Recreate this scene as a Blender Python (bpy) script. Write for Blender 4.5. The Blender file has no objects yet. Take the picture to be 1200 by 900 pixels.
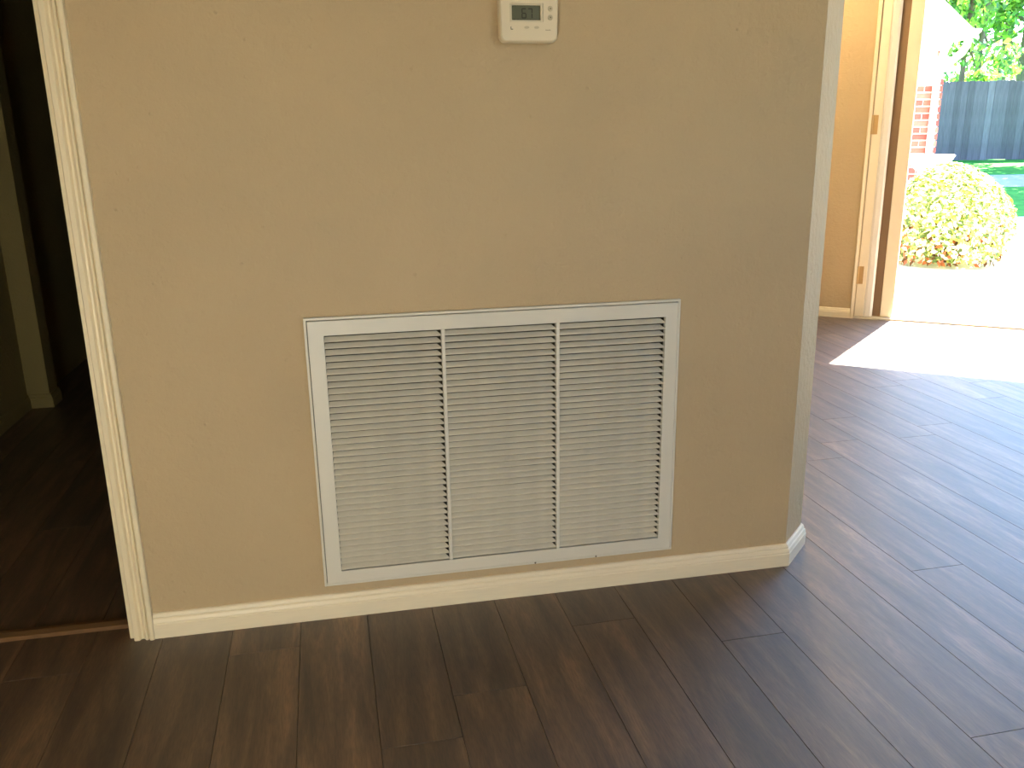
import bpy, bmesh, math, random
from mathutils import Matrix, Vector
random.seed(7)
S = bpy.context.scene
COL = S.collection

# ------------------------------------------------------------------ camera, world, sun, exposure
cam = bpy.data.cameras.new('camera'); cam.sensor_width = 36.0; cam.lens = 1007.7 / 1200 * 36
cam.clip_start = 0.02; cam.clip_end = 400
co = bpy.data.objects.new('camera', cam); COL.objects.link(co); S.camera = co
RT = Vector((0.980504, -0.195950, -0.014712)); FW = Vector((0.184614, 0.944248, -0.272605)); UP = Vector((0.067309, 0.264574, 0.962014))
CAM = Vector((0.08444, -1.75962, 1.01764))
m = Matrix.Identity(4)
for i in range(3):
    m[i][0] = RT[i]; m[i][1] = UP[i]; m[i][2] = -FW[i]; m[i][3] = CAM[i]
co.matrix_world = m

SUN_EL = math.radians(62); SUN_AZ = math.atan2(0.68, 0.73)          # direction towards the sun, from +X
w = bpy.data.worlds.new('sky'); S.world = w; w.use_nodes = True
nt = w.node_tree; nt.nodes.clear()
out = nt.nodes.new('ShaderNodeOutputWorld'); bg = nt.nodes.new('ShaderNodeBackground')
sky = nt.nodes.new('ShaderNodeTexSky'); sky.sky_type = 'NISHITA'; sky.sun_disc = False
sky.sun_elevation = SUN_EL; sky.sun_rotation = math.pi / 2 - SUN_AZ; sky.air_density = 1.0; sky.dust_density = 0.7; sky.ozone_density = 1.0
hs = nt.nodes.new('ShaderNodeHueSaturation'); hs.inputs['Saturation'].default_value = 1.35
nt.links.new(sky.outputs[0], hs.inputs['Color']); nt.links.new(hs.outputs[0], bg.inputs['Color'])
bg.inputs['Strength'].default_value = 1.15
nt.links.new(bg.outputs[0], out.inputs['Surface'])
sl = bpy.data.lights.new('sun', 'SUN'); sl.energy = 60.0; sl.angle = math.radians(0.6); sl.color = (1.0, 0.93, 0.82)
so = bpy.data.objects.new('sun', sl); COL.objects.link(so)
sd = Vector((math.cos(SUN_AZ) * math.cos(SUN_EL), math.sin(SUN_AZ) * math.cos(SUN_EL), math.sin(SUN_EL)))
so.rotation_euler = sd.to_track_quat('Z', 'Y').to_euler(); so.location = sd * 40
vs = S.view_settings; vs.view_transform = 'Standard'; vs.look = 'None'; vs.gamma = 1.0; vs.use_curve_mapping = False
vs.exposure = 0.6
S.cycles.max_bounces = 12; S.cycles.diffuse_bounces = 8; S.cycles.transparent_max_bounces = 16
S.cycles.sample_clamp_indirect = 12.0
S.cycles.use_denoising = True

# ------------------------------------------------------------------ helpers
def lin(r, g, b):
    f = lambda c: (c / 255 / 12.92) if c / 255 <= 0.04045 else ((c / 255 + 0.055) / 1.055) ** 2.4
    return (f(r), f(g), f(b), 1.0)

def mat(name, col, rough=0.5, spec=0.5, var=0.0, vscale=6.0, bump=0.0, bscale=80.0, metal=0.0, stretch=None):
    M = bpy.data.materials.new(name); M.use_nodes = True
    n = M.node_tree.nodes; l = M.node_tree.links; b = n['Principled BSDF']
    b.inputs['Base Color'].default_value = col; b.inputs['Roughness'].default_value = rough
    b.inputs['Specular IOR Level'].default_value = spec; b.inputs['Metallic'].default_value = metal
    tc = n.new('ShaderNodeTexCoord'); mp = n.new('ShaderNodeMapping'); l.new(tc.outputs['Object'], mp.inputs[0])
    if stretch: mp.inputs['Scale'].default_value = stretch
    if var:
        ns = n.new('ShaderNodeTexNoise'); ns.inputs['Scale'].default_value = vscale; ns.inputs['Detail'].default_value = 5
        l.new(mp.outputs[0], ns.inputs['Vector'])
        mr = n.new('ShaderNodeMapRange'); mr.inputs[1].default_value = 0.3; mr.inputs[2].default_value = 0.7
        mr.inputs[3].default_value = 1 - var; mr.inputs[4].default_value = 1 + var; l.new(ns.outputs[0], mr.inputs[0])
        mx = n.new('ShaderNodeMix'); mx.data_type = 'RGBA'; mx.blend_type = 'MULTIPLY'; mx.inputs[0].default_value = 1
        mx.inputs[6].default_value = col; l.new(mr.outputs[0], mx.inputs[7]); l.new(mx.outputs[2], b.inputs['Base Color'])
    if bump:
        nb = n.new('ShaderNodeTexNoise'); nb.inputs['Scale'].default_value = bscale; nb.inputs['Detail'].default_value = 3
        l.new(mp.outputs[0], nb.inputs['Vector'])
        bp = n.new('ShaderNodeBump'); bp.inputs['Strength'].default_value = bump; bp.inputs['Distance'].default_value = 0.002
        l.new(nb.outputs[0], bp.inputs['Height']); l.new(bp.outputs[0], b.inputs['Normal'])
    return M

def link(name, me, M=None, parent=None):
    o = bpy.data.objects.new(name, me); COL.objects.link(o)
    if M is not None and me is not None and not me.materials: me.materials.append(M)
    if parent: o.parent = parent
    return o

class MB:
    """collects shapes in one bmesh"""
    def __init__(s): s.bm = bmesh.new()
    def box(s, x0, x1, y0, y1, z0, z1, mtx=None):
        P = [(x0,y0,z0),(x1,y0,z0),(x1,y1,z0),(x0,y1,z0),(x0,y0,z1),(x1,y0,z1),(x1,y1,z1),(x0,y1,z1)]
        v = [s.bm.verts.new(mtx @ Vector(p) if mtx else p) for p in P]
        for f in ((3,2,1,0),(4,5,6,7),(0,1,5,4),(1,2,6,5),(2,3,7,6),(3,0,4,7)): s.bm.faces.new([v[i] for i in f])
        return s
    def prism(s, poly, z0, z1, mtx=None):          # poly counter-clockwise seen from above
        T = (lambda p: mtx @ Vector(p)) if mtx else (lambda p: p)
        a = [s.bm.verts.new(T((x, y, z0))) for x, y in poly]; b = [s.bm.verts.new(T((x, y, z1))) for x, y in poly]
        n = len(poly); s.bm.faces.new(b); s.bm.faces.new(a[::-1])
        for i in range(n): s.bm.faces.new((a[i], a[(i+1) % n], b[(i+1) % n], b[i]))
        return s
    def rings(s, R, close=True, cap=True):         # list of rings (lists of points)
        V = [[s.bm.verts.new(p) for p in r] for r in R]; n = len(R[0])
        for a, b in zip(V[:-1], V[1:]):
            for i in range(n if close else n - 1): s.bm.faces.new((a[i], a[(i+1) % n], b[(i+1) % n], b[i]))
        if cap: s.bm.faces.new(V[0][::-1]); s.bm.faces.new(V[-1])
        return s
    def cyl(s, c, r, axis, h, seg=20, r2=None):
        c = Vector(c); A = Vector(axis).normalized(); u = A.orthogonal().normalized(); v = A.cross(u); r2 = r if r2 is None else r2
        ring = lambda k, rr: [c + A * k + (u * math.cos(2*math.pi*i/seg) + v * math.sin(2*math.pi*i/seg)) * rr for i in range(seg)]
        return s.rings([ring(0, r), ring(h, r2)])
    def tube(s, pts, rad, seg=10, sq=None):
        R = []; pts = [Vector(p) for p in pts]
        for i, p in enumerate(pts):
            d = (pts[min(i+1, len(pts)-1)] - pts[max(i-1, 0)]).normalized()
            u = d.cross(Vector((0.3, 0.9, 0.05))).normalized(); v = d.cross(u).normalized()
            r = rad[i] if isinstance(rad, (list, tuple)) else rad
            if sq: R.append([p + u*a*sq[0] + v*b*sq[1] for a, b in ((1,1),(-1,1),(-1,-1),(1,-1))])
            else: R.append([p + (u*math.cos(2*math.pi*k/seg) + v*math.sin(2*math.pi*k/seg))*r for k in range(seg)])
        return s.rings(R)
    def build(s, name, M, parent=None, bevel=0, smooth=False, seg=2):
        bmesh.ops.recalc_face_normals(s.bm, faces=s.bm.faces)
        me = bpy.data.meshes.new(name); s.bm.to_mesh(me); s.bm.free()
        if smooth:
            for p in me.polygons: p.use_smooth = True
        o = link(name, me, M, parent)
        if bevel:
            b = o.modifiers.new('bevel', 'BEVEL'); b.width = bevel; b.segments = seg; b.limit_method = 'ANGLE'; b.angle_limit = math.radians(40)
            if smooth: b.harden_normals = False
        return o

def empty(name, loc=(0,0,0), rz=0):
    o = bpy.data.objects.new(name, None); COL.objects.link(o); o.location = loc; o.rotation_euler[2] = rz; o.empty_display_size = 0.1
    return o
def struct(o): o['kind'] = 'structure'; return o
def tag(o, label, cat, group=None):
    o['label'] = label; o['category'] = cat
    if group: o['group'] = group
    return o

# ------------------------------------------------------------------ materials
def wall_paint(name, col):
    M = mat(name, col, rough=0.75, spec=0.25, var=0.035, vscale=3.0)
    n = M.node_tree.nodes; l = M.node_tree.links; b = n['Principled BSDF']; tc = n['Texture Coordinate']
    a = n.new('ShaderNodeTexNoise'); a.inputs['Scale'].default_value = 55; a.inputs['Detail'].default_value = 4; a.inputs['Roughness'].default_value = 0.6
    v = n.new('ShaderNodeTexVoronoi'); v.inputs['Scale'].default_value = 34; v.inputs['Randomness'].default_value = 1
    l.new(tc.outputs['Object'], a.inputs['Vector']); l.new(tc.outputs['Object'], v.inputs['Vector'])
    r = n.new('ShaderNodeMapRange'); r.inputs[1].default_value = 0.0; r.inputs[2].default_value = 0.13; r.inputs[3].default_value = 0.55; r.inputs[4].default_value = 0.0
    l.new(v.outputs['Distance'], r.inputs[0])
    g = n.new('ShaderNodeTexNoise'); g.inputs['Scale'].default_value = 9; l.new(tc.outputs['Object'], g.inputs['Vector'])
    gm = n.new('ShaderNodeMapRange'); gm.inputs[1].default_value = 0.5; gm.inputs[2].default_value = 0.62; l.new(g.outputs[0], gm.inputs[0])
    mu = n.new('ShaderNodeMath'); mu.operation = 'MULTIPLY'; l.new(r.outputs[0], mu.inputs[0]); l.new(gm.outputs[0], mu.inputs[1])
    ad = n.new('ShaderNodeMath'); ad.operation = 'ADD'; l.new(a.outputs[0], ad.inputs[0]); l.new(mu.outputs[0], ad.inputs[1])
    bp = n.new('ShaderNodeBump'); bp.inputs['Strength'].default_value = 0.8; bp.inputs['Distance'].default_value = 0.005
    l.new(ad.outputs[0], bp.inputs['Height']); l.new(bp.outputs[0], b.inputs['Normal'])
    return M

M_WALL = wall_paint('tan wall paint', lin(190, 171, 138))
M_HALL = wall_paint('shade darkened hall paint', lin(146, 134, 90))  # colour darkened to hold the dimness of the hall
M_CEIL = mat('ceiling paint', lin(206, 196, 174), 0.9, 0.1, bump=0.3, bscale=60)
M_TRIM = mat('cream trim paint', lin(232, 220, 190), 0.36, 0.5, var=0.015, vscale=9, bump=0.05, bscale=60)
M_BASE = mat('cream baseboard paint', lin(234, 224, 198), 0.4, 0.5, var=0.025, vscale=20, stretch=(1, 1, 9), bump=0.06, bscale=60)
M_GRILLE = mat('white enamelled steel', lin(216, 214, 202), 0.42, 0.5, var=0.02, vscale=10)
M_LOUVER = mat('dusty white louver steel', lin(212, 208, 192), 0.5, 0.45, var=0.05, vscale=40, stretch=(1, 1, 3))
M_DUCT = mat('dark duct lining', lin(70, 66, 52), 0.9, 0.1)
M_SCREW = mat('screw steel', lin(120, 115, 100), 0.4, metal=0.8)
M_SUB = mat('dark subfloor', lin(52, 40, 29), 0.9, 0.1)
M_STRIP = mat('threshold strip wood', lin(112, 84, 56), 0.45, 0.5, var=0.15, vscale=12, stretch=(2, 14, 2))

def floor_mat():
    M = bpy.data.materials.new('dark oak plank'); M.use_nodes = True
    n = M.node_tree.nodes; l = M.node_tree.links; b = n['Principled BSDF']
    tc = n.new('ShaderNodeTexCoord'); oi = n.new('ShaderNodeObjectInfo')
    off = n.new('ShaderNodeVectorMath'); off.operation = 'SCALE'; off.inputs[0].default_value = (7.3, 13.1, 0); l.new(oi.outputs['Random'], off.inputs['Scale'])
    add = n.new('ShaderNodeVectorMath'); l.new(tc.outputs['Object'], add.inputs[0]); l.new(off.outputs[0], add.inputs[1])
    mp = n.new('ShaderNodeMapping'); mp.inputs['Scale'].default_value = (1.0, 0.11, 1.0); l.new(add.outputs[0], mp.inputs[0])
    # broad streaks, fine pores and knots
    a = n.new('ShaderNodeTexNoise'); a.inputs['Scale'].default_value = 26; a.inputs['Detail'].default_value = 8; a.inputs['Roughness'].default_value = 0.62; a.inputs['Distortion'].default_value = 0.7
    f = n.new('ShaderNodeTexNoise'); f.inputs['Scale'].default_value = 330; f.inputs['Detail'].default_value = 4
    k = n.new('ShaderNodeTexNoise'); k.inputs['Scale'].default_value = 7; k.inputs['Detail'].default_value = 2; k.inputs['Distortion'].default_value = 1.5
    for q in (a, f, k): l.new(mp.outputs[0], q.inputs['Vector'])
    cr = n.new('ShaderNodeValToRGB'); e = cr.color_ramp.elements
    e[0].position = 0.30; e[0].color = lin(54, 39, 25); e[1].position = 0.72; e[1].color = lin(116, 90, 63)
    x = cr.color_ramp.elements.new(0.5); x.color = lin(83, 62, 42)
    l.new(a.outputs[0], cr.inputs[0])
    m1 = n.new('ShaderNodeMix'); m1.data_type = 'RGBA'; m1.blend_type = 'MULTIPLY'; m1.inputs[0].default_value = 0.75
    fr = n.new('ShaderNodeMapRange'); fr.inputs[1].default_value = 0.35; fr.inputs[2].default_value = 0.6; fr.inputs[3].default_value = 0.6; fr.inputs[4].default_value = 1.15
    l.new(f.outputs[0], fr.inputs[0]); l.new(cr.outputs[0], m1.inputs[6]); l.new(fr.outputs[0], m1.inputs[7])
    m2 = n.new('ShaderNodeMix'); m2.data_type = 'RGBA'; m2.blend_type = 'MULTIPLY'; m2.inputs[0].default_value = 1
    rr = n.new('ShaderNodeMapRange'); rr.inputs[3].default_value = 0.78; rr.inputs[4].default_value = 1.15; l.new(oi.outputs['Random'], rr.inputs[0])
    kr = n.new('ShaderNodeMapRange'); kr.inputs[1].default_value = 0.35; kr.inputs[2].default_value = 0.6; kr.inputs[3].default_value = 0.75; kr.inputs[4].default_value = 1.1; l.new(k.outputs[0], kr.inputs[0])
    mm = n.new('ShaderNodeMath'); mm.operation = 'MULTIPLY'; l.new(rr.outputs[0], mm.inputs[0]); l.new(kr.outputs[0], mm.inputs[1])
    l.new(m1.outputs[2], m2.inputs[6]); l.new(mm.outputs[0], m2.inputs[7]); l.new(m2.outputs[2], b.inputs['Base Color'])
    ro = n.new('ShaderNodeMapRange'); ro.inputs[3].default_value = 0.56; ro.inputs[4].default_value = 0.44; l.new(a.outputs[0], ro.inputs[0]); l.new(ro.outputs[0], b.inputs['Roughness'])
    b.inputs['Specular IOR Level'].default_value = 0.55
    b.inputs['Coat Weight'].default_value = 0.9; b.inputs['Coat Roughness'].default_value = 0.6; b.inputs['Coat IOR'].default_value = 1.65
    bp = n.new('ShaderNodeBump'); bp.inputs['Strength'].default_value = 0.22; bp.inputs['Distance'].default_value = 0.0012
    ad = n.new('ShaderNodeMath'); l.new(f.outputs[0], ad.inputs[0]); l.new(a.outputs[0], ad.inputs[1]); l.new(ad.outputs[0], bp.inputs['Height'])
    l.new(bp.outputs[0], b.inputs['Normal'])
    return M
M_FLOOR = floor_mat()

# ------------------------------------------------------------------ room shell
H = 2.75
P0 = Vector((3.05, 2.58, 0)); T = Vector((0.789, -0.615, 0)).normalized(); N = Vector((0.615, 0.789, 0)).normalized()   # door wall: along, outward
def dw(s, o, z): return P0 + T * s + N * o + Vector((0, 0, z))
DWM = Matrix(((T.x, N.x, 0, P0.x), (T.y, N.y, 0, P0.y), (0, 0, 1, 0), (0, 0, 0, 1)))     # local x along wall, local y outwards

GX0, GX1, GZ0, GZ1 = 0.0, 0.806, 0.078, 0.6788            # grille
hx0, hx1, hz0, hz1 = 0.03, 0.776, 0.108, 0.648            # hole in the wall behind it
wf = MB()
wf.box(-0.40, hx0, 0, 0.11, 0, H); wf.box(hx1, 1.107, 0, 0.11, 0, H)
wf.box(hx0, hx1, 0, 0.11, 0, hz0); wf.box(hx0, hx1, 0, 0.11, hz1, H)
wf.prism([(1.107, 0), (1.2, 0.093), (1.2, 0.11), (1.107, 0.11)], 0, H)
wf.box(-1.2, -0.40, 0, 0.11, 2.06, H); wf.box(-1.9, -1.2, 0, 0.11, 0, H)
struct(wf.build('wall_front', M_WALL))
struct(MB().box(1.1, 1.2, 0.11, 4.1, 0, H).build('wall_side', M_WALL))
# angled wall with the wide exterior doorway
S0, S1 = -2.43, 2.76; OP0, OP1, OPH = -0.11, 1.72, 2.42
wd = MB()
wd.box(S0, OP0, 0, 0.13, 0, H, DWM); wd.box(OP1, S1, 0, 0.13, 0, H, DWM); wd.box(OP0, OP1, 0, 0.13, OPH, H, DWM)
struct(wd.build('wall_back', M_WALL))
# right wall with two windows, rear wall with a wide glazed opening, left wall
XR = dw(S1, 0, 0).x; YR = dw(S1, 0, 0).y; YB = -2.45; XL = -1.9
RW = [(-1.5, -0.8), (-0.1, 0.7)]; RZ = (0.35, 2.25)
wr = MB(); ys = [YB - 0.12] + [v for a in RW for v in a] + [YR + 0.1]
for i in range(0, len(ys), 2): wr.box(XR, XR + 0.12, ys[i], ys[i+1], 0, H)
for a, b in RW: wr.box(XR, XR + 0.12, a, b, 0, RZ[0]); wr.box(XR, XR + 0.12, a, b, RZ[1], H)
struct(wr.build('wall_right', M_WALL))
BW = (1.3, 2.2); BZ = (1.0, 2.0)
wb = MB(); wb.box(XL - 0.12, BW[0], YB - 0.12, YB, 0, H); wb.box(BW[1], XR, YB - 0.12, YB, 0, H)
wb.box(BW[0], BW[1], YB - 0.12, YB, 0, BZ[0]); wb.box(BW[0], BW[1], YB - 0.12, YB, BZ[1], H)
struct(wb.build('wall_rear', M_WALL))
struct(MB().box(XL - 0.12, XL, YB, 0.11, 0, H).build('wall_left', M_WALL))
# dim hall behind the doorway
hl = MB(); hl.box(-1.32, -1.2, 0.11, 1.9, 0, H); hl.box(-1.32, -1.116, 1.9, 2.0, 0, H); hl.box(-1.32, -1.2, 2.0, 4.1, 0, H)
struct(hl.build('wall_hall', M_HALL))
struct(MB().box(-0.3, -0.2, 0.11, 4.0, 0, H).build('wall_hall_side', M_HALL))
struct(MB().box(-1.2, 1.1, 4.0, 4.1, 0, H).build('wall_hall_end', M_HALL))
q1, q2 = dw(S0, 0.13, 0), dw(S1, 0.13, 0)
outline = [(XL - 0.12, YB - 0.12), (XR + 0.12, YB - 0.12), (XR + 0.12, q2.y), (q2.x, q2.y), (q1.x, q1.y), (1.1, 4.1), (XL - 0.12, 4.1)]
struct(MB().prism(outline, H, H + 0.15).build('ceiling', M_CEIL))

# ------------------------------------------------------------------ floor: subfloor + single planks
fl = struct(MB().prism(outline, -0.12, -0.0045).build('floor', M_SUB))
PW = 0.1441; ROT = math.radians(1.0)
def clip(poly, a, b):                                 # keep the left side of a->b
    r = []; sd_ = lambda p: (b[0]-a[0])*(p[1]-a[1]) - (b[1]-a[1])*(p[0]-a[0])
    for i in range(len(poly)):
        p, q = poly[i], poly[(i+1) % len(poly)]; s, t = sd_(p), sd_(q)
        if s >= 0: r.append(p)
        if (s >= 0) != (t >= 0): k = s/(s-t); r.append((p[0]+(q[0]-p[0])*k, p[1]+(q[1]-p[1])*k))
    return r
def plank_mesh(poly):                                 # chamfered top edge
    cx = sum(p[0] for p in poly)/len(poly); cy = sum(p[1] for p in poly)/len(poly)
    def inset(d):
        r = []; n = len(poly)
        for i in range(n):
            p0, p, p1 = Vector(poly[i-1]), Vector(poly[i]), Vector(poly[(i+1) % n])
            e0, e1 = (p-p0).normalized(), (p1-p).normalized(); n0 = Vector((-e0.y, e0.x)); n1 = Vector((-e1.y, e1.x))
            k = n0 + n1; dd = max(0.3, 1 + n0.dot(n1)); r.append(p + k * d / dd)
        return r
    A, B = [(p[0], p[1]) for p in poly], inset(0.0006)
    b = MB(); b.rings([[(x, y, -0.004) for x, y in A], [(x, y, -0.0012) for x, y in A], [(p.x, p.y, 0) for p in B]])
    bmesh.ops.recalc_face_normals(b.bm, faces=b.bm.faces)
    me = bpy.data.meshes.new('plank'); b.bm.to_mesh(me); b.bm.free(); me.materials.append(M_FLOOR); return me
g = 0.0002; PL = 1.22
full = plank_mesh([(-PW/2+g, -PL/2+g), (PW/2-g, -PL/2+g), (PW/2-g, PL/2-g), (-PW/2+g, PL/2-g)])
la, lb = dw(5, 0.02, 0), dw(-5, 0.02, 0)              # planks end at the door sill
joints = {4: -0.108, 2: -0.66, 0: -0.28, 8: 0.74, 1: 0.33, 3: 0.42, 5: 0.62, -1: -1.0, -2: -0.15, -3: -0.78}
cR, sR = math.cos(ROT), math.sin(ROT)
def to_local(p, o): x, y = p[0]-o[0], p[1]-o[1]; return (x*cR + y*sR, -x*sR + y*cR)
for k in range(-19, 35):
    j = joints.get(k, random.uniform(-0.6, 0.6)); xc = 0.8126 + PW * (k + 0.5)
    y = j - PL * 5
    while y < 4.2:
        yc = y + PL/2; ox = 1.1 + (xc-1.1)*cR - (yc+0.3)*sR; oy = -0.3 + (xc-1.1)*sR + (yc+0.3)*cR
        y += PL
        if ox < XL - 0.05 or ox > XR + 0.05 or oy < YB - PL/2: continue
        if -0.2 < ox < 1.1 and oy > 0.11 + PL/2: continue
        if ox < -1.35 and oy > 0.11 + PL/2: continue
        corners = [(-PW/2+g, -PL/2+g), (PW/2-g, -PL/2+g), (PW/2-g, PL/2-g), (-PW/2+g, PL/2-g)]
        A, B = to_local((la.x, la.y), (ox, oy)), to_local((lb.x, lb.y), (ox, oy))
        c = clip(corners, A, B)
        for (ea, eb) in (((XL, YB), (XR, YB)), ((XR, YB), (XR, 9)), ((XL, 9), (XL, YB))):
            if len(c) >= 3: c = clip(c, to_local(ea, (ox, oy)), to_local(eb, (ox, oy)))
        if len(c) < 3: continue
        me = full if len(c) == 4 and c == corners else plank_mesh(c)
        o = link('plank', me, None, fl); o.location = (ox, oy, 0); o.rotation_euler[2] = ROT

# threshold strip in the hall doorway
th = MB(); th.rings([[(-1.2, 0.046, 0), (-1.2, 0.052, 0.006), (-1.2, 0.068, 0.009), (-1.2, 0.084, 0.006), (-1.2, 0.090, 0)],
                     [(-0.415, 0.046, 0), (-0.415, 0.052, 0.006), (-0.415, 0.068, 0.009), (-0.415, 0.084, 0.006), (-0.415, 0.090, 0)]])
struct(th.build('trim_threshold', M_STRIP))

# ------------------------------------------------------------------ baseboards and casings (swept profiles)
BP = [(0, 0), (0.013, 0), (0.0135, 0.032), (0.0115, 0.0345), (0.0125, 0.037), (0.0105, 0.043), (0.0075, 0.0455), (0.0085, 0.048), (0.006, 0.0535), (0.003, 0.0555), (0, 0.0555)]
def sweep(name, path, i0, i1, M, prof=BP, parent=None):
    """profile (out, up) swept along path[i0..i1]; out is to the right of the path direction"""
    R = []
    for i in range(i0, i1 + 1):
        p = Vector((*path[i], 0)); ds = []
        if i > 0: ds.append((Vector(path[i]) - Vector(path[i-1])).normalized())
        if i < len(path) - 1: ds.append((Vector(path[i+1]) - Vector(path[i])).normalized())
        ns = [Vector((d.y, -d.x)) for d in ds]; k = ns[0] if len(ns) == 1 else (ns[0] + ns[1]) / (1 + ns[0].dot(ns[1]))
        R.append([p + Vector((k.x * a, k.y * a, z)) for a, z in prof])
    b = MB(); b.rings(R); return b.build(name, M, parent)
bpath = [(-0.362, 0), (1.107, 0), (1.2, 0.093), (1.2, 3.99)]
struct(sweep('baseboard_front', bpath, 0, 1, M_BASE))
struct(sweep('baseboard_return', bpath, 1, 2, M_BASE))
struct(sweep('baseboard_side', bpath, 2, 3, M_BASE))
p_ = lambda s: (dw(s, 0, 0).x, dw(s, 0, 0).y)
struct(sweep('baseboard_back', [p_(S0 + 0.02), p_(-0.131)], 0, 1, M_BASE))
struct(sweep('baseboard_hall', [(-1.2, 0.12), (-1.2, 1.9), (-1.116, 1.9), (-1.116, 2.0)], 0, 3, M_HALL))  # hall colour instead of cream, so shade is in the baseboard too

CP = [(0, 0), (0, 0.009), (0.0018, 0.0125), (0.0105, 0.0130), (0.0125, 0.0115), (0.0150, 0.0070), (0.0185, 0.0062), (0.0215, 0.0085), (0.0250, 0.0138), (0.0285, 0.0142), (0.0300, 0.0125), (0.0304, 0.0085), (0.0318, 0.0085), (0.0324, 0.0150), (0.0350, 0.0172), (0.0400, 0.0172), (0.0425, 0.0150), (0.0425, 0)]
c = MB(); c.rings([[(-0.405 + a, -d, 0) for a, d in CP], [(-0.405 + a, -d, 2.10) for a, d in CP]]); struct(c.build('trim_casing', M_TRIM))
c = MB(); c.box(-0.415, -0.40, -0.0005, 0.112, 0, 2.06); c.box(-0.425, -0.415, 0.04, 0.075, 0.0095, 2.06); struct(c.build('trim_jamb', M_TRIM, bevel=0.001))

# ------------------------------------------------------------------ return air grille
gr = tag(empty('return_air_grille', (0, 0, GZ0)), 'wide white steel return air grille with three louvered panels in the tan wall', 'vent grille')
W_, H_ = GX1 - GX0, GZ1 - GZ0; mL, mR, mT, mB = 0.0386, 0.0353, 0.0377, 0.0345
def ring_frame(b, x0, x1, z0, z1, i, y0, y1):           # mitred rectangular ring; i = (left,right,bottom,top) widths
    o = [(x0, z0), (x1, z0), (x1, z1), (x0, z1)]; n = [(x0+i[0], z0+i[2]), (x1-i[1], z0+i[2]), (x1-i[1], z1-i[3]), (x0+i[0], z1-i[3])]
    V = lambda P, y: [b.bm.verts.new((x, y, z)) for x, z in P]
    of, nf, ob, nb = V(o, y1), V(n, y1), V(o, y0), V(n, y0)
    for k in range(4):
        q = (k + 1) % 4
        b.bm.faces.new((of[k], of[q], nf[q], nf[k])); b.bm.faces.new((ob[q], ob[k], nb[k], nb[q]))
        b.bm.faces.new((ob[k], ob[q], of[q], of[k])); b.bm.faces.new((nf[k], nf[q], nb[q], nb[k]))
b = MB(); ring_frame(b, 0, W_, 0, H_, (0.0055,)*4, 0, -0.0095); b.build('outer_flange', M_GRILLE, gr, bevel=0.0012)
b = MB(); ring_frame(b, 0.0068, W_ - 0.0068, 0.0068, H_ - 0.0068, (mL-0.0068, mR-0.0068, mB-0.0068, mT-0.0068), 0.0, -0.012); b.build('face_frame', M_GRILLE, gr, bevel=0.001)
b = MB(); ring_frame(b, 0.0050, W_ - 0.0050, 0.0050, H_ - 0.0050, (0.004,)*4, 0, -0.003); b.build('gasket', M_DUCT, gr)
div = [(0.2778, 0.2852), (0.5245, 0.5322)]
for a, d in div:
    MB().box(a, d, -0.0115, 0.004, mB, H_ - mT).build('divider', M_GRILLE, gr, bevel=0.001)
NS = 38; pitch = (H_ - mT - mB - 0.003) / NS
D_, Hh, th_ = 0.0092, 0.0096, 0.0008
def louver_mesh(L):
    b = MB(); tl, tr = 0.001, 0.009                       # the stamped blade tapers towards its right end
    yf, yb = -0.0105, -0.0105 + D_
    q = [[(0, yf - 0.0004, 0), (0, yf - 0.0012, 0.0012), (0, yf + 0.0004, 0.0027), (tl, yb, Hh), (tl, yb + th_, Hh - 0.0004), (0, yf + th_ + 0.0004, 0.0014)],
         [(L, yf - 0.0004, 0), (L, yf - 0.0012, 0.0012), (L, yf + 0.0004, 0.0027), (L - tr, yb, Hh), (L - tr, yb + th_, Hh - 0.0004), (L, yf + th_ + 0.0004, 0.0014)]]
    b.rings(q); bmesh.ops.recalc_face_normals(b.bm, faces=b.bm.faces)
    me = bpy.data.meshes.new('louver'); b.bm.to_mesh(me); b.bm.free(); me.materials.append(M_LOUVER); return me
edges = [(mL, div[0][0]), (div[0][1], div[1][0]), (div[1][1], W_ - mR)]
for a, d in edges:
    me = louver_mesh(d - a)
    for i in range(NS):
        o = link('louver', me, None, gr); o.location = (a, random.uniform(-0.0002, 0.0002), mB + 0.0032 + pitch * i)
        o.rotation_euler[1] = random.uniform(-0.0012, 0.0012)
b = MB(); b.box(hx0 + 0.002, hx1 - 0.002, 0.075, 0.08, hz0 - GZ0 + 0.002, hz1 - GZ0 - 0.002)
for (x0, x1, z0, z1) in ((hx0 + 0.001, hx0 + 0.003, hz0, hz1), (hx1 - 0.003, hx1 - 0.001, hz0, hz1), (hx0, hx1, hz0 + 0.001, hz0 + 0.003), (hx0, hx1, hz1 - 0.003, hz1 - 0.001)):
    b.box(x0, x1, 0.0, 0.08, z0 - GZ0, z1 - GZ0)
b.build('duct_liner', M_DUCT, gr)
for x in (0.475, 0.62):
    b = MB(); b.cyl((x, -0.0095, 0.0028), 0.0022, (0, -1, 0), 0.0012, 12, 0.0016); b.build('screw', M_SCREW, gr)

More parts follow.
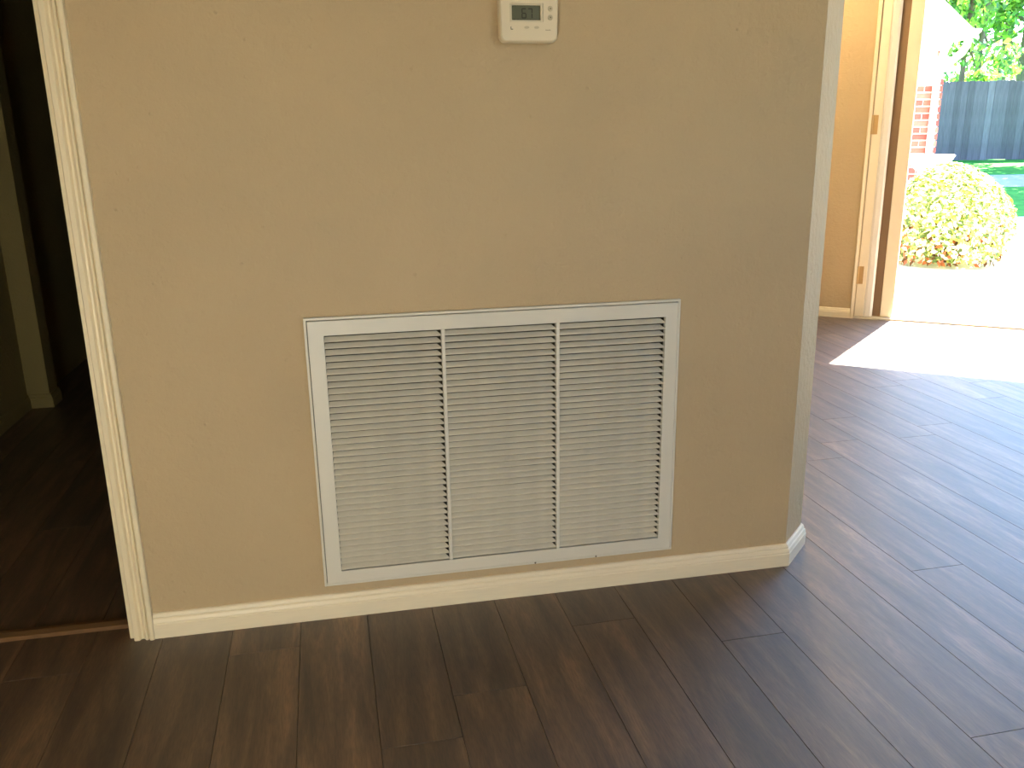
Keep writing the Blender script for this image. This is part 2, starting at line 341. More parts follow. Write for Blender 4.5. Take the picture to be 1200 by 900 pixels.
# ------------------------------------------------------------------ thermostat
M_TB = mat('beige thermostat plastic', lin(222, 210, 182), 0.42, 0.5)
M_TB2 = mat('thermostat bezel plastic', lin(212, 202, 176), 0.35, 0.5)
M_LCD = mat('lcd glass', lin(96, 98, 76), 0.22, 0.5)
M_INK = mat('dark print', lin(58, 54, 36), 0.6, 0.3)
M_BTN = mat('beige rubber button', lin(196, 185, 158), 0.6, 0.3)
M_ARROW = mat('faint arrow print', lin(128, 118, 94), 0.6, 0.3)
TX, TZ = 0.4675, 1.249; tw, thh = 0.0590, 0.0500
tm = tag(empty('thermostat', (TX, 0, TZ)), 'beige digital thermostat with grey screen at the top of the tan wall', 'thermostat')
def rrect(hw, hh, r, y, bow=0.0, n=6):
    P = []
    for cx, cz, a0 in ((hw-r, hh-r, 0), (-hw+r, hh-r, 90), (-hw+r, -hh+r, 180), (hw-r, -hh+r, 270)):
        for i in range(n+1):
            a = math.radians(a0 + 90*i/n); x = cx + r*math.cos(a); z = cz + r*math.sin(a)
            if z < 0: z -= bow * (1 - (x/hw)**2); x *= 1 - 0.06 * (z/hh)**2
            P.append((x, y, z))
    return P
b = MB(); b.rings([rrect(tw-0.004, thh-0.004, 0.008, 0), rrect(tw-0.003, thh-0.003, 0.008, -0.006)]); b.build('back_plate', M_TB2, tm)
# the face is built around the screen opening
b = MB(); bx0, bx1, bz0, bz1 = -0.0375, 0.0278, -0.0135, 0.0195
R = [rrect(tw, thh, 0.010, -0.006, 0.002), rrect(tw, thh, 0.010, -0.020, 0.002), rrect(tw-0.0015, thh-0.0015, 0.0095, -0.0245, 0.002), rrect(tw-0.004, thh-0.004, 0.008, -0.027, 0.002)]
b.rings(R, cap=False); bm = b.bm; bm.verts.ensure_lookup_table()
last = [v for v in bm.verts][-len(R[0]):]
hole = [bm.verts.new(p) for p in ((bx1, -0.027, bz1), (bx0, -0.027, bz1), (bx0, -0.027, bz0), (bx1, -0.027, bz0))]
hole2 = [bm.verts.new((v.co.x, -0.021, v.co.z)) for v in hole]
for i in range(4):
    a = last[i*7:(i+1)*7]; nxt = last[((i+1) % 4)*7]
    for k in range(6): bm.faces.new((a[k], a[k+1], hole[i]))
    bm.faces.new((a[6], nxt, hole[(i+1) % 4], hole[i])); bm.faces.new((hole[i], hole[(i+1) % 4], hole2[(i+1) % 4], hole2[i]))
bm.faces.new([v for v in bm.verts][:len(R[0])][::-1])
b.build('body', M_TB, tm)
b = MB(); ring_frame(b, bx0, bx1, bz0, bz1, (0.0042, 0.005, 0.0033, 0.0035), -0.020, -0.0262); bz = b.build('bezel', M_TB2, tm, bevel=0.0012)
lc = MB().box(bx0 + 0.003, bx1 - 0.003, -0.0205, -0.0198, bz0 + 0.003, bz1 - 0.003).build('screen', M_LCD, tm)
SEG = {'6': 'acdefg', '7': 'abc', '8': 'abcdefg'}
def digit(ch, x, z, w, h, t=0.0022):
    b = MB(); y0, y1 = -0.02075, -0.0205
    R_ = {'a': (x+t*.6, x+w-t*.6, z+h-t, z+h), 'g': (x+t*.6, x+w-t*.6, z+h/2-t/2, z+h/2+t/2), 'd': (x+t*.6, x+w-t*.6, z, z+t),
          'f': (x, x+t, z+h/2+t*.3, z+h-t*.3), 'e': (x, x+t, z+t*.3, z+h/2-t*.3), 'b': (x+w-t, x+w, z+h/2+t*.3, z+h-t*.3), 'c': (x+w-t, x+w, z+t*.3, z+h/2-t*.3)}
    for s in SEG[ch]: a = R_[s]; b.box(a[0], a[1], y0, y1, a[2], a[3])
    b.build('digit', M_INK, lc)
digit('6', -0.0135, -0.0068, 0.0098, 0.0185); digit('7', -0.0015, -0.0068, 0.0098, 0.0185)
b = MB(); b.box(-0.031, -0.025, -0.02075, -0.0205, -0.0095, -0.0085); b.box(-0.023, -0.020, -0.02075, -0.0205, -0.0095, -0.0085); b.build('screen_mark', M_INK, lc)
for z in (0.0105, -0.0054):
    b = MB(); b.cyl((0.0416, -0.0268, z), 0.0052, (0, -1, 0), 0.0016, 24, 0.0046); k = b.build('button', M_BTN, tm)
    s = 1 if z > 0 else -1; b = MB()
    b.rings([[(0.0416 - 0.0020, y, z - s*0.0012), (0.0416 + 0.0022, y, z - s*0.0012), (0.0416, y, z + s*0.0020)] for y in (-0.0284, -0.0287)]); b.build('arrow', M_ARROW, k)
for x in (-0.0048, 0.0146):
    b = MB(); b.rings([[(x + 0.0048*math.cos(a*math.pi/12), y, -0.0234 + 0.0024*math.sin(a*math.pi/12)) for a in range(24)] for y in (-0.0268, -0.0280)]); b.build('oval_button', M_BTN, tm)
b = MB(); b.box(-0.0362, -0.0350, -0.0273, -0.0269, -0.0272, -0.0222); b.box(-0.0362, -0.0315, -0.0273, -0.0269, -0.0274, -0.0262); b.build('printed_mark', M_INK, tm)
b = MB()
for i in range(6): b.box(0.0325 + i*0.0017, 0.0337 + i*0.0017, -0.0273, -0.0269, -0.0286 + (0.0002 if i % 2 else 0), -0.0274 + (0.0004 if i in (0, 4) else 0))
b.build('printed_wordmark', mat('faint print', lin(130, 118, 90), 0.6, 0.3), tm)

# ------------------------------------------------------------------ exterior doorway: casing, open door leaf, sill
M_DOOR = mat('cream door paint', lin(236, 226, 202), 0.4, 0.5, var=0.03, vscale=8)
M_VINYL = mat('white vinyl frame', lin(226, 224, 216), 0.4, 0.5)
M_BRONZE = mat('brown weatherstrip', lin(128, 104, 78), 0.5, 0.4)
M_BRASS = mat('painted brass hinge', lin(196, 164, 112), 0.4, metal=0.4)
M_GLASS = bpy.data.materials.new('window glass'); M_GLASS.use_nodes = True
gn = M_GLASS.node_tree.nodes; gl = M_GLASS.node_tree.links; gn.clear()
go = gn.new('ShaderNodeOutputMaterial'); gm = gn.new('ShaderNodeMixShader'); gt = gn.new('ShaderNodeBsdfTransparent'); gg = gn.new('ShaderNodeBsdfGlossy'); gf = gn.new('ShaderNodeFresnel')
gg.inputs['Roughness'].default_value = 0.02; gt.inputs[0].default_value = (0.95, 0.96, 0.95, 1); gf.inputs[0].default_value = 1.45
gl.new(gf.outputs[0], gm.inputs[0]); gl.new(gt.outputs[0], gm.inputs[1]); gl.new(gg.outputs[0], gm.inputs[2]); gl.new(gm.outputs[0], go.inputs[0])
c = MB(); prof = [(-0.131, 0), (-0.131, 0.013), (-0.126, 0.016), (-0.1165, 0.012), (-0.113, 0.012), (-0.113, 0)]
c.rings([[dw(a, -d, 0) for a, d in prof], [dw(a, -d, 2.45) for a, d in prof]]); struct(c.build('trim_door_casing', M_TRIM))
c = MB(); c.box(OP1 - 0.005, OP1 + 0.05, -0.015, 0, 0, 2.45, DWM); c.box(-0.12, OP1 + 0.05, -0.015, 0, OPH, OPH + 0.055, DWM); struct(c.build('trim_door_head', M_TRIM))
struct(MB().box(OP0, OP1, 0.0, 0.16, -0.06, 0.012, DWM).build('trim_door_sill', mat('pale stone sill', lin(214, 206, 186), 0.55, 0.4), bevel=0.004))
door = empty('door_1', P0, math.atan2(T.y, T.x)); struct(door)      # fixed glazed side of the wide doorway; local x along the wall, local y outwards
MB().box(-0.1075, -0.062, 0.004, 0.050, 0.014, OPH - 0.01).build('hinge_stile', M_DOOR, door, bevel=0.002)
b = MB(); b.rings([[(x, y, z) for x, y in ((-0.062, 0.012), (-0.050, 0.006), (-0.026, 0.010), (-0.016, 0.022), (-0.016, 0.050), (-0.062, 0.050))] for z in (0.014, OPH - 0.01)])
b.build('stile_moulding', M_VINYL, door)
MB().box(-0.016, 0.026, 0.040, 0.070, 0.014, OPH - 0.01).build('gasket', M_BRONZE, door, bevel=0.001)
MB().box(0.026, 0.092, 0.030, 0.085, 0.014, OPH - 0.01).build('lite_frame', M_DOOR, door, bevel=0.004)
for z in (0.20, 1.02, 1.98):
    b = MB(); b.cyl((-0.110, -0.004, z), 0.006, (0, 0, 1), 0.1, 12); b.box(-0.110, -0.080, 0.0015, 0.006, z, z + 0.1); b.build('hinge', M_BRASS, door)

# ------------------------------------------------------------------ windows the room is lit by (out of frame)
def window(name, mtx, w_, z0, z1, nx, nz):
    """frame in local x (0..w_) / z, thickness along y"""
    e = empty(name); e.matrix_world = mtx; struct(e); t = 0.05
    b = MB(); b.box(0, w_, 0.03, 0.09, z0, z0+t); b.box(0, w_, 0.03, 0.09, z1-t, z1); b.box(0, t, 0.03, 0.09, z0+t, z1-t); b.box(w_-t, w_, 0.03, 0.09, z0+t, z1-t)
    b.build('window_frame', M_VINYL, e)
    for i in range(1, nx): x = w_*i/nx; MB().box(x-0.03, x+0.03, 0.035, 0.085, z0+t, z1-t).build('window_mullion', M_VINYL, e)
    for i in range(nx):
        xa = w_*i/nx + (0.03 if i else t); xb = w_*(i+1)/nx - (0.03 if i < nx-1 else t)
        MB().box(xa, xb, 0.057, 0.063, z0+t, z1-t).build('window_pane', M_GLASS, e)
    return e
window('window_1', Matrix(((-1, 0, 0, BW[1]), (0, -1, 0, YB), (0, 0, 1, 0), (0, 0, 0, 1))), BW[1]-BW[0], BZ[0], BZ[1], 2, 1)
for i, (a, d) in enumerate(RW):
    window('window_%d' % (i+2), Matrix(((0, 1, 0, XR), (1, 0, 0, a), (0, 0, 1, 0), (0, 0, 0, 1))), d-a, RZ[0], RZ[1], 2, 1)
def portal(name, loc, nrm, sx, sy):
    l_ = bpy.data.lights.new(name, 'AREA'); l_.shape = 'RECTANGLE'; l_.size = sx; l_.size_y = sy; l_.cycles.is_portal = True
    o = bpy.data.objects.new(name, l_); COL.objects.link(o); o.location = loc
    z = -Vector(nrm).normalized(); y = Vector((0, 0, 1)); x = y.cross(z)
    mm = Matrix.Identity(4)
    for i in range(3): mm[i][0] = x[i]; mm[i][1] = y[i]; mm[i][2] = z[i]; mm[i][3] = loc[i]
    o.matrix_world = mm
portal('portal_rear', Vector(((BW[0]+BW[1])/2, YB-0.13, (BZ[0]+BZ[1])/2)), (0, 1, 0), BW[1]-BW[0], BZ[1]-BZ[0])
for a, d in RW: portal('portal_right', Vector((XR+0.13, (a+d)/2, (RZ[0]+RZ[1])/2)), (-1, 0, 0), d-a, RZ[1]-RZ[0])
portal('portal_door', dw((OP0+OP1)/2, 0.14, OPH/2), -N, OP1-OP0, OPH)

# unseen pendant added above the frame to warm and brighten the far wall
M_SHADE = mat('frosted fill lamp glass', lin(244, 232, 208), 0.5, 0.3)
pl = tag(empty('fill_pendant', (2.25, 2.35, H)), 'added unseen pendant fill light hanging from the ceiling near the doorway', 'lamp')
b = MB(); b.cyl((0, 0, -0.03), 0.06, (0, 0, 1), 0.03, 24); b.build('canopy', M_SCREW, pl)
b = MB(); b.cyl((0, 0, -0.42), 0.006, (0, 0, 1), 0.39, 10); b.build('rod', M_SCREW, pl)
b = MB(); pr = [(0.03, -0.40), (0.05, -0.42), (0.15, -0.52), (0.19, -0.62), (0.185, -0.62), (0.145, -0.525), (0.045, -0.427), (0.025, -0.41)]
b.rings([[(r*math.cos(2*math.pi*i/28), r*math.sin(2*math.pi*i/28), z) for i in range(28)] for r, z in pr], cap=False); b.build('fill_lamp_shade', M_SHADE, pl, smooth=True)
bl_ = bpy.data.lights.new('fill_bulb', 'POINT'); bl_.energy = 22; bl_.color = (1.0, 0.74, 0.42); bl_.shadow_soft_size = 0.06
bo = bpy.data.objects.new('fill_bulb', bl_); COL.objects.link(bo); bo.parent = pl; bo.location = (0, 0, -0.60)

# unseen globe light added beside the camera to brighten the tan wall
M_GLOBE = bpy.data.materials.new('fill globe glow'); M_GLOBE.use_nodes = True
gp = M_GLOBE.node_tree.nodes['Principled BSDF']; gp.inputs['Emission Color'].default_value = (1.0, 0.98, 0.86, 1); gp.inputs['Emission Strength'].default_value = 41
fp = tag(empty('fill_globe', (-0.36, -1.9, 0)), 'added unseen fill light, a globe on a low stand behind the viewer', 'lamp')
b = MB(); b.cyl((0, 0, 0), 0.13, (0, 0, 1), 0.02, 28, 0.12); b.build('base', M_SCREW, fp)
b = MB(); b.cyl((0, 0, 0.02), 0.012, (0, 0, 1), 0.25, 12); b.build('pole', M_SCREW, fp)
b = MB(); b.rings([[(0.14*math.sin(t_)*math.cos(2*math.pi*i/24), 0.14*math.sin(t_)*math.sin(2*math.pi*i/24), 0.40 - 0.14*math.cos(t_)) for i in range(24)] for t_ in [0.06 + (math.pi-0.12)*j/16 for j in range(17)]]); b.build('globe', M_GLOBE, fp, smooth=True)

# ------------------------------------------------------------------ outdoors
BF = Vector((0.19188, 0.98142, 0)); BR = Vector((0.98142, -0.19188, 0))      # yard axes: away from the house, to the right
C0 = Vector((CAM.x, CAM.y, 0))
def yd(lat, D, z=0.0): return C0 + BF*D + BR*lat + Vector((0, 0, z))
YM = Matrix(((BR.x, BF.x, 0, C0.x), (BR.y, BF.y, 0, C0.y), (0, 0, 1, 0), (0, 0, 0, 1)))   # local x = lateral, y = distance
def gz(D): return -0.05 if D < 11.5 else -0.05 + 0.54 * (min(D, 19.4) - 11.5) / 7.5
M_CONC = mat('pale concrete', lin(190, 184, 172), 0.85, 0.2, var=0.06, vscale=2, bump=0.3, bscale=90)
M_GRASS = mat('lawn grass', lin(62, 128, 52), 0.9, 0.1, var=0.25, vscale=5, bump=0.8, bscale=120)
M_WALK = mat('grey path concrete', lin(150, 150, 152), 0.85, 0.2, var=0.06, vscale=3)
# patio: everything around the house up to the lawn
b = MB(); b.prism([(-16, 0.6), (26, 0.6), (26, 11.5), (-16, 11.5)], -0.35, -0.05, YM); struct(b.build('ground_patio', M_CONC))
b = MB(); b.prism([(-16, -18), (26, -18), (26, 0.6), (-16, 0.6)], -0.35, -0.05, YM); struct(b.build('ground_rear_dark', mat('dark low bounce ground', lin(104, 88, 74), 0.9, 0.2, var=0.1, vscale=4)))  # unseen ground, coloured dark to cut light bounced through the rear window
def slope(name, D0, D1, M, up=0.0):
    b = MB(); R = []
    n = 8
    for i in range(n+1):
        D = D0 + (D1-D0)*i/n; R.append([yd(-16, D, gz(D)+up), yd(40, D, gz(D)+up), yd(40, D, gz(D)-0.35), yd(-16, D, gz(D)-0.35)])
    b.rings(R); return struct(b.build(name, M))
slope('ground_lawn', 11.5, 45, M_GRASS); slope('ground_path', 14.45, 16.0, M_WALK, 0.012)

# fence
M_FENCE = [mat('weathered fence board %d' % i, lin(*c_), 0.85, 0.2, var=0.16, vscale=9, stretch=(5, 5, 0.5)) for i, c_ in enumerate(((82, 84, 97), (93, 96, 110), (72, 74, 85)))]
FD = 19.0; fz = 0.46
fe = tag(empty('board_fence', yd(6.6, FD, fz), math.atan2(BR.y, BR.x)), 'weathered grey wooden board fence across the back of the lawn', 'fence')
meshes = []
for k in range(6):
    b = MB(); h = 1.60 + 0.010*random.uniform(-1, 1); ww = 0.139
    b.rings([[(0, y, 0.0), (ww, y, 0.0), (ww, y, h-0.02), (ww-0.02, y, h), (0.02, y, h), (0, y, h-0.02)] for y in (-0.009, 0.009)])
    bmesh.ops.recalc_face_normals(b.bm, faces=b.bm.faces); me = bpy.data.meshes.new('picket'); b.bm.to_mesh(me); b.bm.free(); me.materials.append(M_FENCE[k % 3]); meshes.append(me)
for i in range(78):
    o = link('picket', random.choice(meshes), None, fe); o.location = (i*0.1395, random.uniform(-0.010, 0.010), 0.0 + random.uniform(0, 0.015)); o.rotation_euler[1] = random.uniform(-0.002, 0.002)
for z in (0.25, 0.85, 1.4): MB().box(0, 78*0.1395, 0.021, 0.060, z, z+0.09).build('rail', M_FENCE[2], fe)
for i in range(6): MB().box(i*2.2, i*2.2+0.09, 0.062, 0.152, -0.1, 1.58).build('post', M_FENCE[2], fe)

# brick wing of the house with gutter and downspouts
M_MORTAR = mat('pale mortar', lin(226, 216, 206), 0.9, 0.1, var=0.05, vscale=20)
M_BRICK = [mat('brick %d' % i, lin(*c_), 0.85, 0.2, var=0.14, vscale=22, bump=0.4, bscale=60) for i, c_ in enumerate(((150, 72, 62), (160, 86, 72), (138, 62, 56), (168, 98, 84), (84, 78, 92)))]
M_WHITE = mat('white painted metal', lin(238, 234, 224), 0.45, 0.5)
M_ROOF = mat('pale asphalt shingle', lin(176, 170, 162), 0.9, 0.1, var=0.15, vscale=14, bump=0.5, bscale=40)
WD = 10.5; WX = 5.045                                     # distance and right corner of the wing
hw_ = tag(empty('brick_house_wing', yd(WX, WD, -0.05), math.atan2(BR.y, BR.x)), 'pink brick wing of the house with white gutter and roof, beside the fence', 'house')
# local: x to the right (corner at 0), y away, z up
EZ = 2.067                                                # gutter bottom above ground
b = MB(); b.box(-4.0, -0.012, 0.012, 4.5, 0, EZ + 0.05); b.build('wall_core', M_MORTAR, hw_)
ch, bl, bh = 0.0765, 0.203, 0.062
wx0, wx1, wz0 = -0.27, -0.127, 1.645                      # white shutter, its head hidden under the eave
bricks = []
def brick_mesh(L, mtl, d=0.09):
    b = MB(); c_ = 0.004; A = [(0, 0), (L, 0), (L, bh), (0, bh)]
    R = [[(x, d, z) for x, z in A], [(x, c_, z) for x, z in A], [(min(max(x, c_), L-c_), 0, min(max(z, c_), bh-c_)) for x, z in A]]
    b.rings(R); bmesh.ops.recalc_face_normals(b.bm, faces=b.bm.faces); me = bpy.data.meshes.new('brick'); b.bm.to_mesh(me); b.bm.free(); me.materials.append(mtl); return me
FULL = [brick_mesh(bl, q) for q in M_BRICK]; HALF = [brick_mesh(0.096, q) for q in M_BRICK]
for r in range(28):
    x = 0.0; z = 0.008 + r*ch; first = True
    while x > -1.3:
        half = (r % 2 == 1 and first); L = 0.096 if half else bl; x0 = x - L; first = False
        if not (z + bh > wz0 - 0.01 and x0 < wx1 + 0.005 and x0 + L > wx0):
            k = random.choices(range(5), (4, 3, 3, 2, 0.6))[0]
            o = link('brick', (HALF if half else FULL)[k], None, hw_); o.location = (x0, random.uniform(-0.002, 0.002), z)
        x = x0 - 0.0115
for r in range(28):                                       # the return face at the corner
    z = 0.008 + r*ch; y = 0.096 + 0.0115 if r % 2 == 0 else bl + 0.0115
    for q in range(2):
        o = link('brick', FULL[random.choice((0, 1, 2, 3))], None, hw_); o.rotation_euler[2] = math.pi/2; o.location = (0.002, y, z); y += bl + 0.0115
b = MB(); ring_frame(b, wx0, wx1, wz0, EZ - 0.012, (0.03, 0.03, 0.04, 0.03), 0.012, -0.02); sh_ = b.build('shutter', M_WHITE, hw_, bevel=0.003)
for i in range(9):
    b = MB(); z = wz0 + 0.045 + i*0.037; b.rings([[(x, -0.014, z), (x, -0.010, z), (x, 0.010, z + 0.034), (x, 0.006, z + 0.034)] for x in (wx0 + 0.03, wx1 - 0.03)]); b.build('slat', M_WHITE, sh_)
b = MB(); b.box(-4.3, 0.0, -0.46, 0.0, EZ - 0.01, EZ + 0.012); b.build('soffit', mat('cream soffit', lin(228, 212, 170), 0.6, 0.3), hw_)
b = MB(); GP = [(0, 0.0), (-0.075, 0.0), (-0.085, 0.02), (-0.095, 0.04), (-0.115, 0.06), (-0.12, 0.085), (-0.112, 0.085), (-0.005, 0.08), (0, 0.085)]
b.rings([[(-4.3, -0.46 + a, EZ + d) for a, d in GP], [(0.0 - a*0.62, -0.46 + a, EZ + d) for a, d in GP]]); b.build('gutter', M_WHITE, hw_)
b = MB(); GP2 = [(0.0, 0.0), (0.047, 0.0), (0.053, 0.02), (0.059, 0.04), (0.071, 0.06), (0.075, 0.085), (0.0, 0.085)]
b.rings([[(0.003 + a, y, EZ + d) for a, d in GP2] for y in (-0.44, 4.6)]); b.build('side_gutter', M_WHITE, hw_)
# hipped roof
b = MB(); e0, e1, e2, e3 = (-4.3, -0.5, EZ + 0.082), (0.03, -0.5, EZ + 0.082), (0.03, 4.9, EZ + 0.082), (-4.3, 4.9, EZ + 0.082)
r0, r1 = (-4.3, 2.0, EZ + 2.6), (-1.4, 2.0, EZ + 2.6)
vv = [b.bm.verts.new(p) for p in (e0, e1, e2, e3, r0, r1)]
for f in ((0, 1, 5, 4), (1, 2, 5), (2, 3, 4, 5), (0, 4, 3), (3, 2, 1, 0)): b.bm.faces.new([vv[i] for i in f])
b.build('roof', M_ROOF, hw_)
def spout(pts): b = MB(); b.tube(pts, 0, sq=(0.036, 0.028)); b.build('downspout', M_WHITE, hw_, bevel=0.004)
spout([(-0.235, -0.50, EZ + 0.01), (-0.235, -0.50, EZ - 0.04), (-0.215, -0.40, EZ - 0.09), (-0.13, -0.15, EZ - 0.19), (-0.10, -0.045, EZ - 0.25), (-0.10, -0.04, EZ - 0.36), (-0.10, -0.04, 0.12)])
spout([(-0.03, -0.50, EZ + 0.01), (-0.03, -0.50, EZ - 0.07), (-0.035, -0.42, EZ - 0.14), (-0.05, -0.22, EZ - 0.22), (-0.09, -0.06, EZ - 0.27)])

# leaves
def leaf_mesh(name, pts, size, M_list, parent, flat=0.5, label=None):
    """pts: list of (position, outward normal); each leaf a folded quad of its own"""
    V = []; F = []; MI = []
    for p, nn in pts:
        nn = (nn + Vector((random.uniform(-1, 1), random.uniform(-1, 1), random.uniform(-0.6, 1))) * flat).normalized()
        u = nn.orthogonal().normalized(); u.rotate(Matrix.Rotation(random.uniform(0, 6.283), 3, nn)); v = nn.cross(u); s = size * random.uniform(0.6, 1.3)
        i = len(V)
        V += [p - u*s*0.5, p + v*s*0.26 + nn*s*0.06, p + u*s*0.5, p - v*s*0.26 + nn*s*0.06]; F += [(i, i+1, i+2), (i, i+2, i+3)]
        k = random.randrange(len(M_list)); MI += [k, k]
    me = bpy.data.meshes.new(name); me.from_pydata([tuple(v) for v in V], [], F); me.polygons.foreach_set('material_index', MI)
    for M in M_list: me.materials.append(M)
    o = bpy.data.objects.new(name, me); COL.objects.link(o); o.parent = parent; o['kind'] = 'stuff'; return o
def leaf_mat(name, c_, tr=0.45):
    M = bpy.data.materials.new(name); M.use_nodes = True; n = M.node_tree.nodes; l = M.node_tree.links
    b = n['Principled BSDF']; b.inputs['Roughness'].default_value = 0.45; b.inputs['Base Color'].default_value = c_
    t = n.new('ShaderNodeBsdfTranslucent'); t.inputs[0].default_value = (min(1, c_[0]*1.3), min(1, c_[1]*1.25), c_[2]*0.6, 1)
    x = n.new('ShaderNodeMixShader'); x.inputs[0].default_value = tr; l.new(b.outputs[0], x.inputs[1]); l.new(t.outputs[0], x.inputs[2]); l.new(x.outputs[0], n['Material Output'].inputs[0]); return M
LT = [leaf_mat('tree leaf dark', lin(72, 110, 60)), leaf_mat('tree leaf mid', lin(98, 140, 70)), leaf_mat('tree leaf light', lin(138, 174, 82))]
LB = [leaf_mat('shrub leaf green', lin(120, 142, 72)), leaf_mat('shrub leaf sunlit', lin(214, 218, 178)), leaf_mat('shrub leaf sunlit cream', lin(226, 226, 200)), leaf_mat('shrub leaf yellow', lin(176, 182, 92)), leaf_mat('shrub leaf deep', lin(84, 104, 48))]  # the two palest leaf colours stand for sun glare on the shrub
LR = leaf_mat('shrub leaf russet', lin(166, 96, 58))
M_BARK = mat('grey brown bark', lin(96, 88, 78), 0.9, 0.1, var=0.2, vscale=14, stretch=(3, 3, 0.6), bump=0.6, bscale=30)
M_TWIG = mat('dark shrub twigs', lin(92, 66, 40), 0.9, 0.1)

def blob_points(n, c_, r, shell=0.35):
    P = []
    while len(P) < n:
        d = Vector((random.gauss(0, 1), random.gauss(0, 1), random.gauss(0, 1))).normalized(); k = 1 - shell*random.random()**1.5
        P.append((Vector((c_[0] + d.x*r[0]*k, c_[1] + d.y*r[1]*k, c_[2] + d.z*r[2]*k)), Vector((d.x, d.y, d.z + 0.3))))
    return P

# clipped shrub on the patio edge
sh = tag(empty('rounded_shrub', yd(3.72, 7.45, -0.05)), 'rounded sunlit shrub in front of the brick wing outside the doorway', 'shrub')
pts = []
for _ in range(9500):
    a = random.uniform(0, 6.283); h = random.random() ** 0.8; ph = math.asin(min(1, h)); rr = math.cos(ph) ** 1.15
    wob = 1 + 0.05*math.sin(3*a + 5*h) + 0.04*math.sin(7*a); k = (1 - 0.28*random.random()**2) * wob
    base = 0.82 + 0.18*min(1, h*4)
    pts.append((Vector((0.58*rr*k*base*math.cos(a), 0.58*rr*k*base*math.sin(a), 0.05 + 0.78*h*(0.94 + 0.06*k))), Vector((math.cos(a)*rr, math.sin(a)*rr, h + 0.1))))
leaf_mesh('foliage', pts, 0.052, LB, sh, 0.7)
low = []
for _ in range(260):
    a = random.uniform(2.6, 5.6); low.append((Vector((0.46*math.cos(a), 0.46*math.sin(a), random.uniform(0.03, 0.34))), Vector((math.cos(a), math.sin(a), 0.2))))
leaf_mesh('russet_leaves', low, 0.06, [LR, M_TWIG], sh, 0.8)
for i in range(9):
    a = i*0.7 + 0.2; b = MB(); b.tube([(0.05*math.cos(a), 0.05*math.sin(a), 0), (0.16*math.cos(a), 0.16*math.sin(a), 0.25), (0.36*math.cos(a+.2), 0.36*math.sin(a+.2), 0.52)], [0.014, 0.010, 0.005], 6); b.build('branch', M_TWIG, sh)

# white garden basin with a small yellow plant beside it
ba = tag(empty('bird_bath', yd(4.22, 8.9, -0.05)), 'white stone bird bath on a pedestal behind the rounded shrub', 'bird bath')
def lathe(b, prof, seg=28):
    b.rings([[(r*math.cos(2*math.pi*i/seg), r*math.sin(2*math.pi*i/seg), z) for i in range(seg)] for r, z in prof])
M_STONE = mat('white cast stone', lin(228, 224, 214), 0.7, 0.3, var=0.05, vscale=12)
b = MB(); lathe(b, [(0.15, 0), (0.15, 0.05), (0.09, 0.10), (0.065, 0.25), (0.06, 0.5), (0.085, 0.66), (0.10, 0.70)]); b.build('pedestal', M_STONE, ba, smooth=True)
b = MB(); lathe(b, [(0.09, 0.70), (0.15, 0.745), (0.215, 0.82), (0.235, 0.862), (0.222, 0.868), (0.20, 0.845), (0.12, 0.80), (0.02, 0.79)]); b.build('bowl', M_STONE, ba, smooth=True)
yp = tag(empty('yellow_plant', yd(4.00, 8.3, -0.05)), 'small yellow leaved plant growing left of the white bird bath', 'plant')
M_YEL = leaf_mat('yellow leaf', lin(226, 206, 70)); M_STEM = mat('plant stem', lin(96, 110, 50), 0.7)
for i in range(6):
    a = i*1.05; b = MB(); b.tube([(0, 0, 0), (0.03*math.cos(a), 0.03*math.sin(a), 0.4), (0.08*math.cos(a), 0.08*math.sin(a), 0.74 + 0.02*i)], [0.006, 0.005, 0.003], 6); b.build('stem', M_STEM, yp)
leaf_mesh('leaves', blob_points(220, (0, 0, 0.66), (0.11, 0.11, 0.16), 0.8), 0.06, [M_YEL, LB[0]], yp, 0.9)

# trees beyond the fence, then an unseen tree added to shade the lawn
def tree(loc, trunk, th_, crowns, n, size, label, cat='tree', lean=0.0, k=1.0):
    trunk *= k; th_ *= k; size *= k; crowns = [(tuple(q*k for q in c_), tuple(q*k for q in r), w_) for c_, r, w_ in crowns]
    t = tag(empty('leafy_tree', loc), label, cat, None)
    b = MB(); pts_ = [(lean*(i/6)**2*2 + 0.05*math.sin(i*1.9), 0.04*math.cos(i*1.3), th_*i/6) for i in range(7)]
    b.tube(pts_, [trunk*(1 - 0.1*i) for i in range(7)], 10); b.build('trunk', M_BARK, t, smooth=True)
    P = []
    for c_, r, w_ in crowns:
        P += blob_points(int(n*w_), c_, r, 0.75)
        b = MB(); b.tube([pts_[3], ((c_[0]+pts_[4][0])/2, c_[1]/2, (c_[2]+th_*0.5)/2), c_], [trunk*0.45, trunk*0.3, trunk*0.12], 6); b.build('branch', M_BARK, t)
    leaf_mesh('foliage', P, size, LT, t, 0.9); return t
TZ_ = 0.44
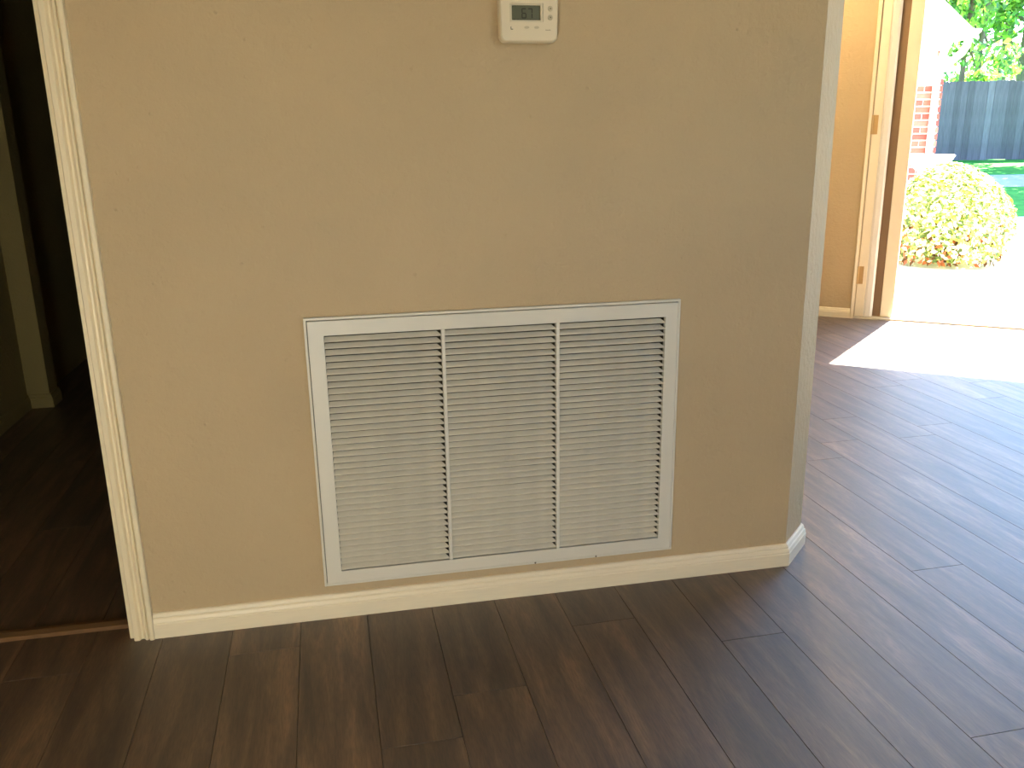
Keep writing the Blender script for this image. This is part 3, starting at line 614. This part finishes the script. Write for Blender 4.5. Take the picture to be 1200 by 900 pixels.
tree(yd(10.3, 20.6, TZ_), 0.075, 5.2, [((-0.5, 0, 3.6), (1.1, 0.9, 1.0), .35), ((0.4, 0.2, 4.6), (1.3, 1.0, 1.1), .4), ((-0.1, 0, 2.4), (0.7, 0.6, 0.4), .05), ((0.5, 0.1, 1.8), (0.6, 0.5, 0.25), .06)], 2600, 0.20, 'slim trunked tree standing nearest the house roof, behind the fence')
tree(yd(12.5, 24.2, TZ_), 0.085, 5.6, [((0.3, 0, 4.6), (1.4, 1.1, 1.2), .45), ((-0.6, 0.2, 3.2), (0.9, 0.7, 0.7), .25), ((0.4, 0, 2.2), (0.8, 0.7, 0.5), .09)], 2600, 0.20, 'second slim tree behind the fence, between the nearest and the thick one', k=1.12)
tree(yd(15.6, 27.6, TZ_), 0.13, 6.0, [((0.2, 0, 4.4), (1.5, 1.2, 1.3), .45), ((-0.7, 0.1, 3.3), (0.9, 0.8, 0.7), .2), ((0.7, 0, 2.4), (0.9, 0.8, 0.6), .11)], 3000, 0.21, 'thick trunked tree behind the fence at the right edge', k=1.25)
tree(yd(10.0, 27.4, TZ_), 0.12, 6.5, [((0.3, 0, 5.0), (1.9, 1.4, 1.5), .5), ((1.4, 0, 3.6), (1.2, 1.0, 0.8), .2), ((0.6, 0, 2.2), (1.2, 1.0, 0.8), .12)], 3000, 0.22, 'tree rising behind the white house roof', k=1.15)
tree(yd(17.5, 32.2, TZ_), 0.15, 6.5, [((-1.0, 0, 4.6), (2.0, 1.4, 1.5), .5), ((-2.6, 0, 2.0), (1.6, 1.0, 0.5), .09), ((0.6, 0, 2.4), (1.5, 1.2, 0.9), .12)], 3200, 0.22, 'background tree furthest behind the fence', k=1.2)
def yo(lat, D, h, l0, D0): v = BR*(lat-l0) + BF*(D-D0); return (v.x, v.y, h)
tree(yd(12.2, 15.6, 0.2), 0.18, 4.4, [(yo(a, d, h, 12.2, 15.6), (r, r, 0.5), 0.2) for a, d, h, r in ((8.8, 14.7, 4.5, 1.5), (8.3, 13.2, 4.3, 1.2), (10.0, 16.6, 4.6, 1.7), (11.0, 18.2, 4.6, 1.6), (11.4, 15.2, 4.7, 1.7))], 9000, 0.26, 'unseen low tree added beside the lawn, its crown shading the grass')
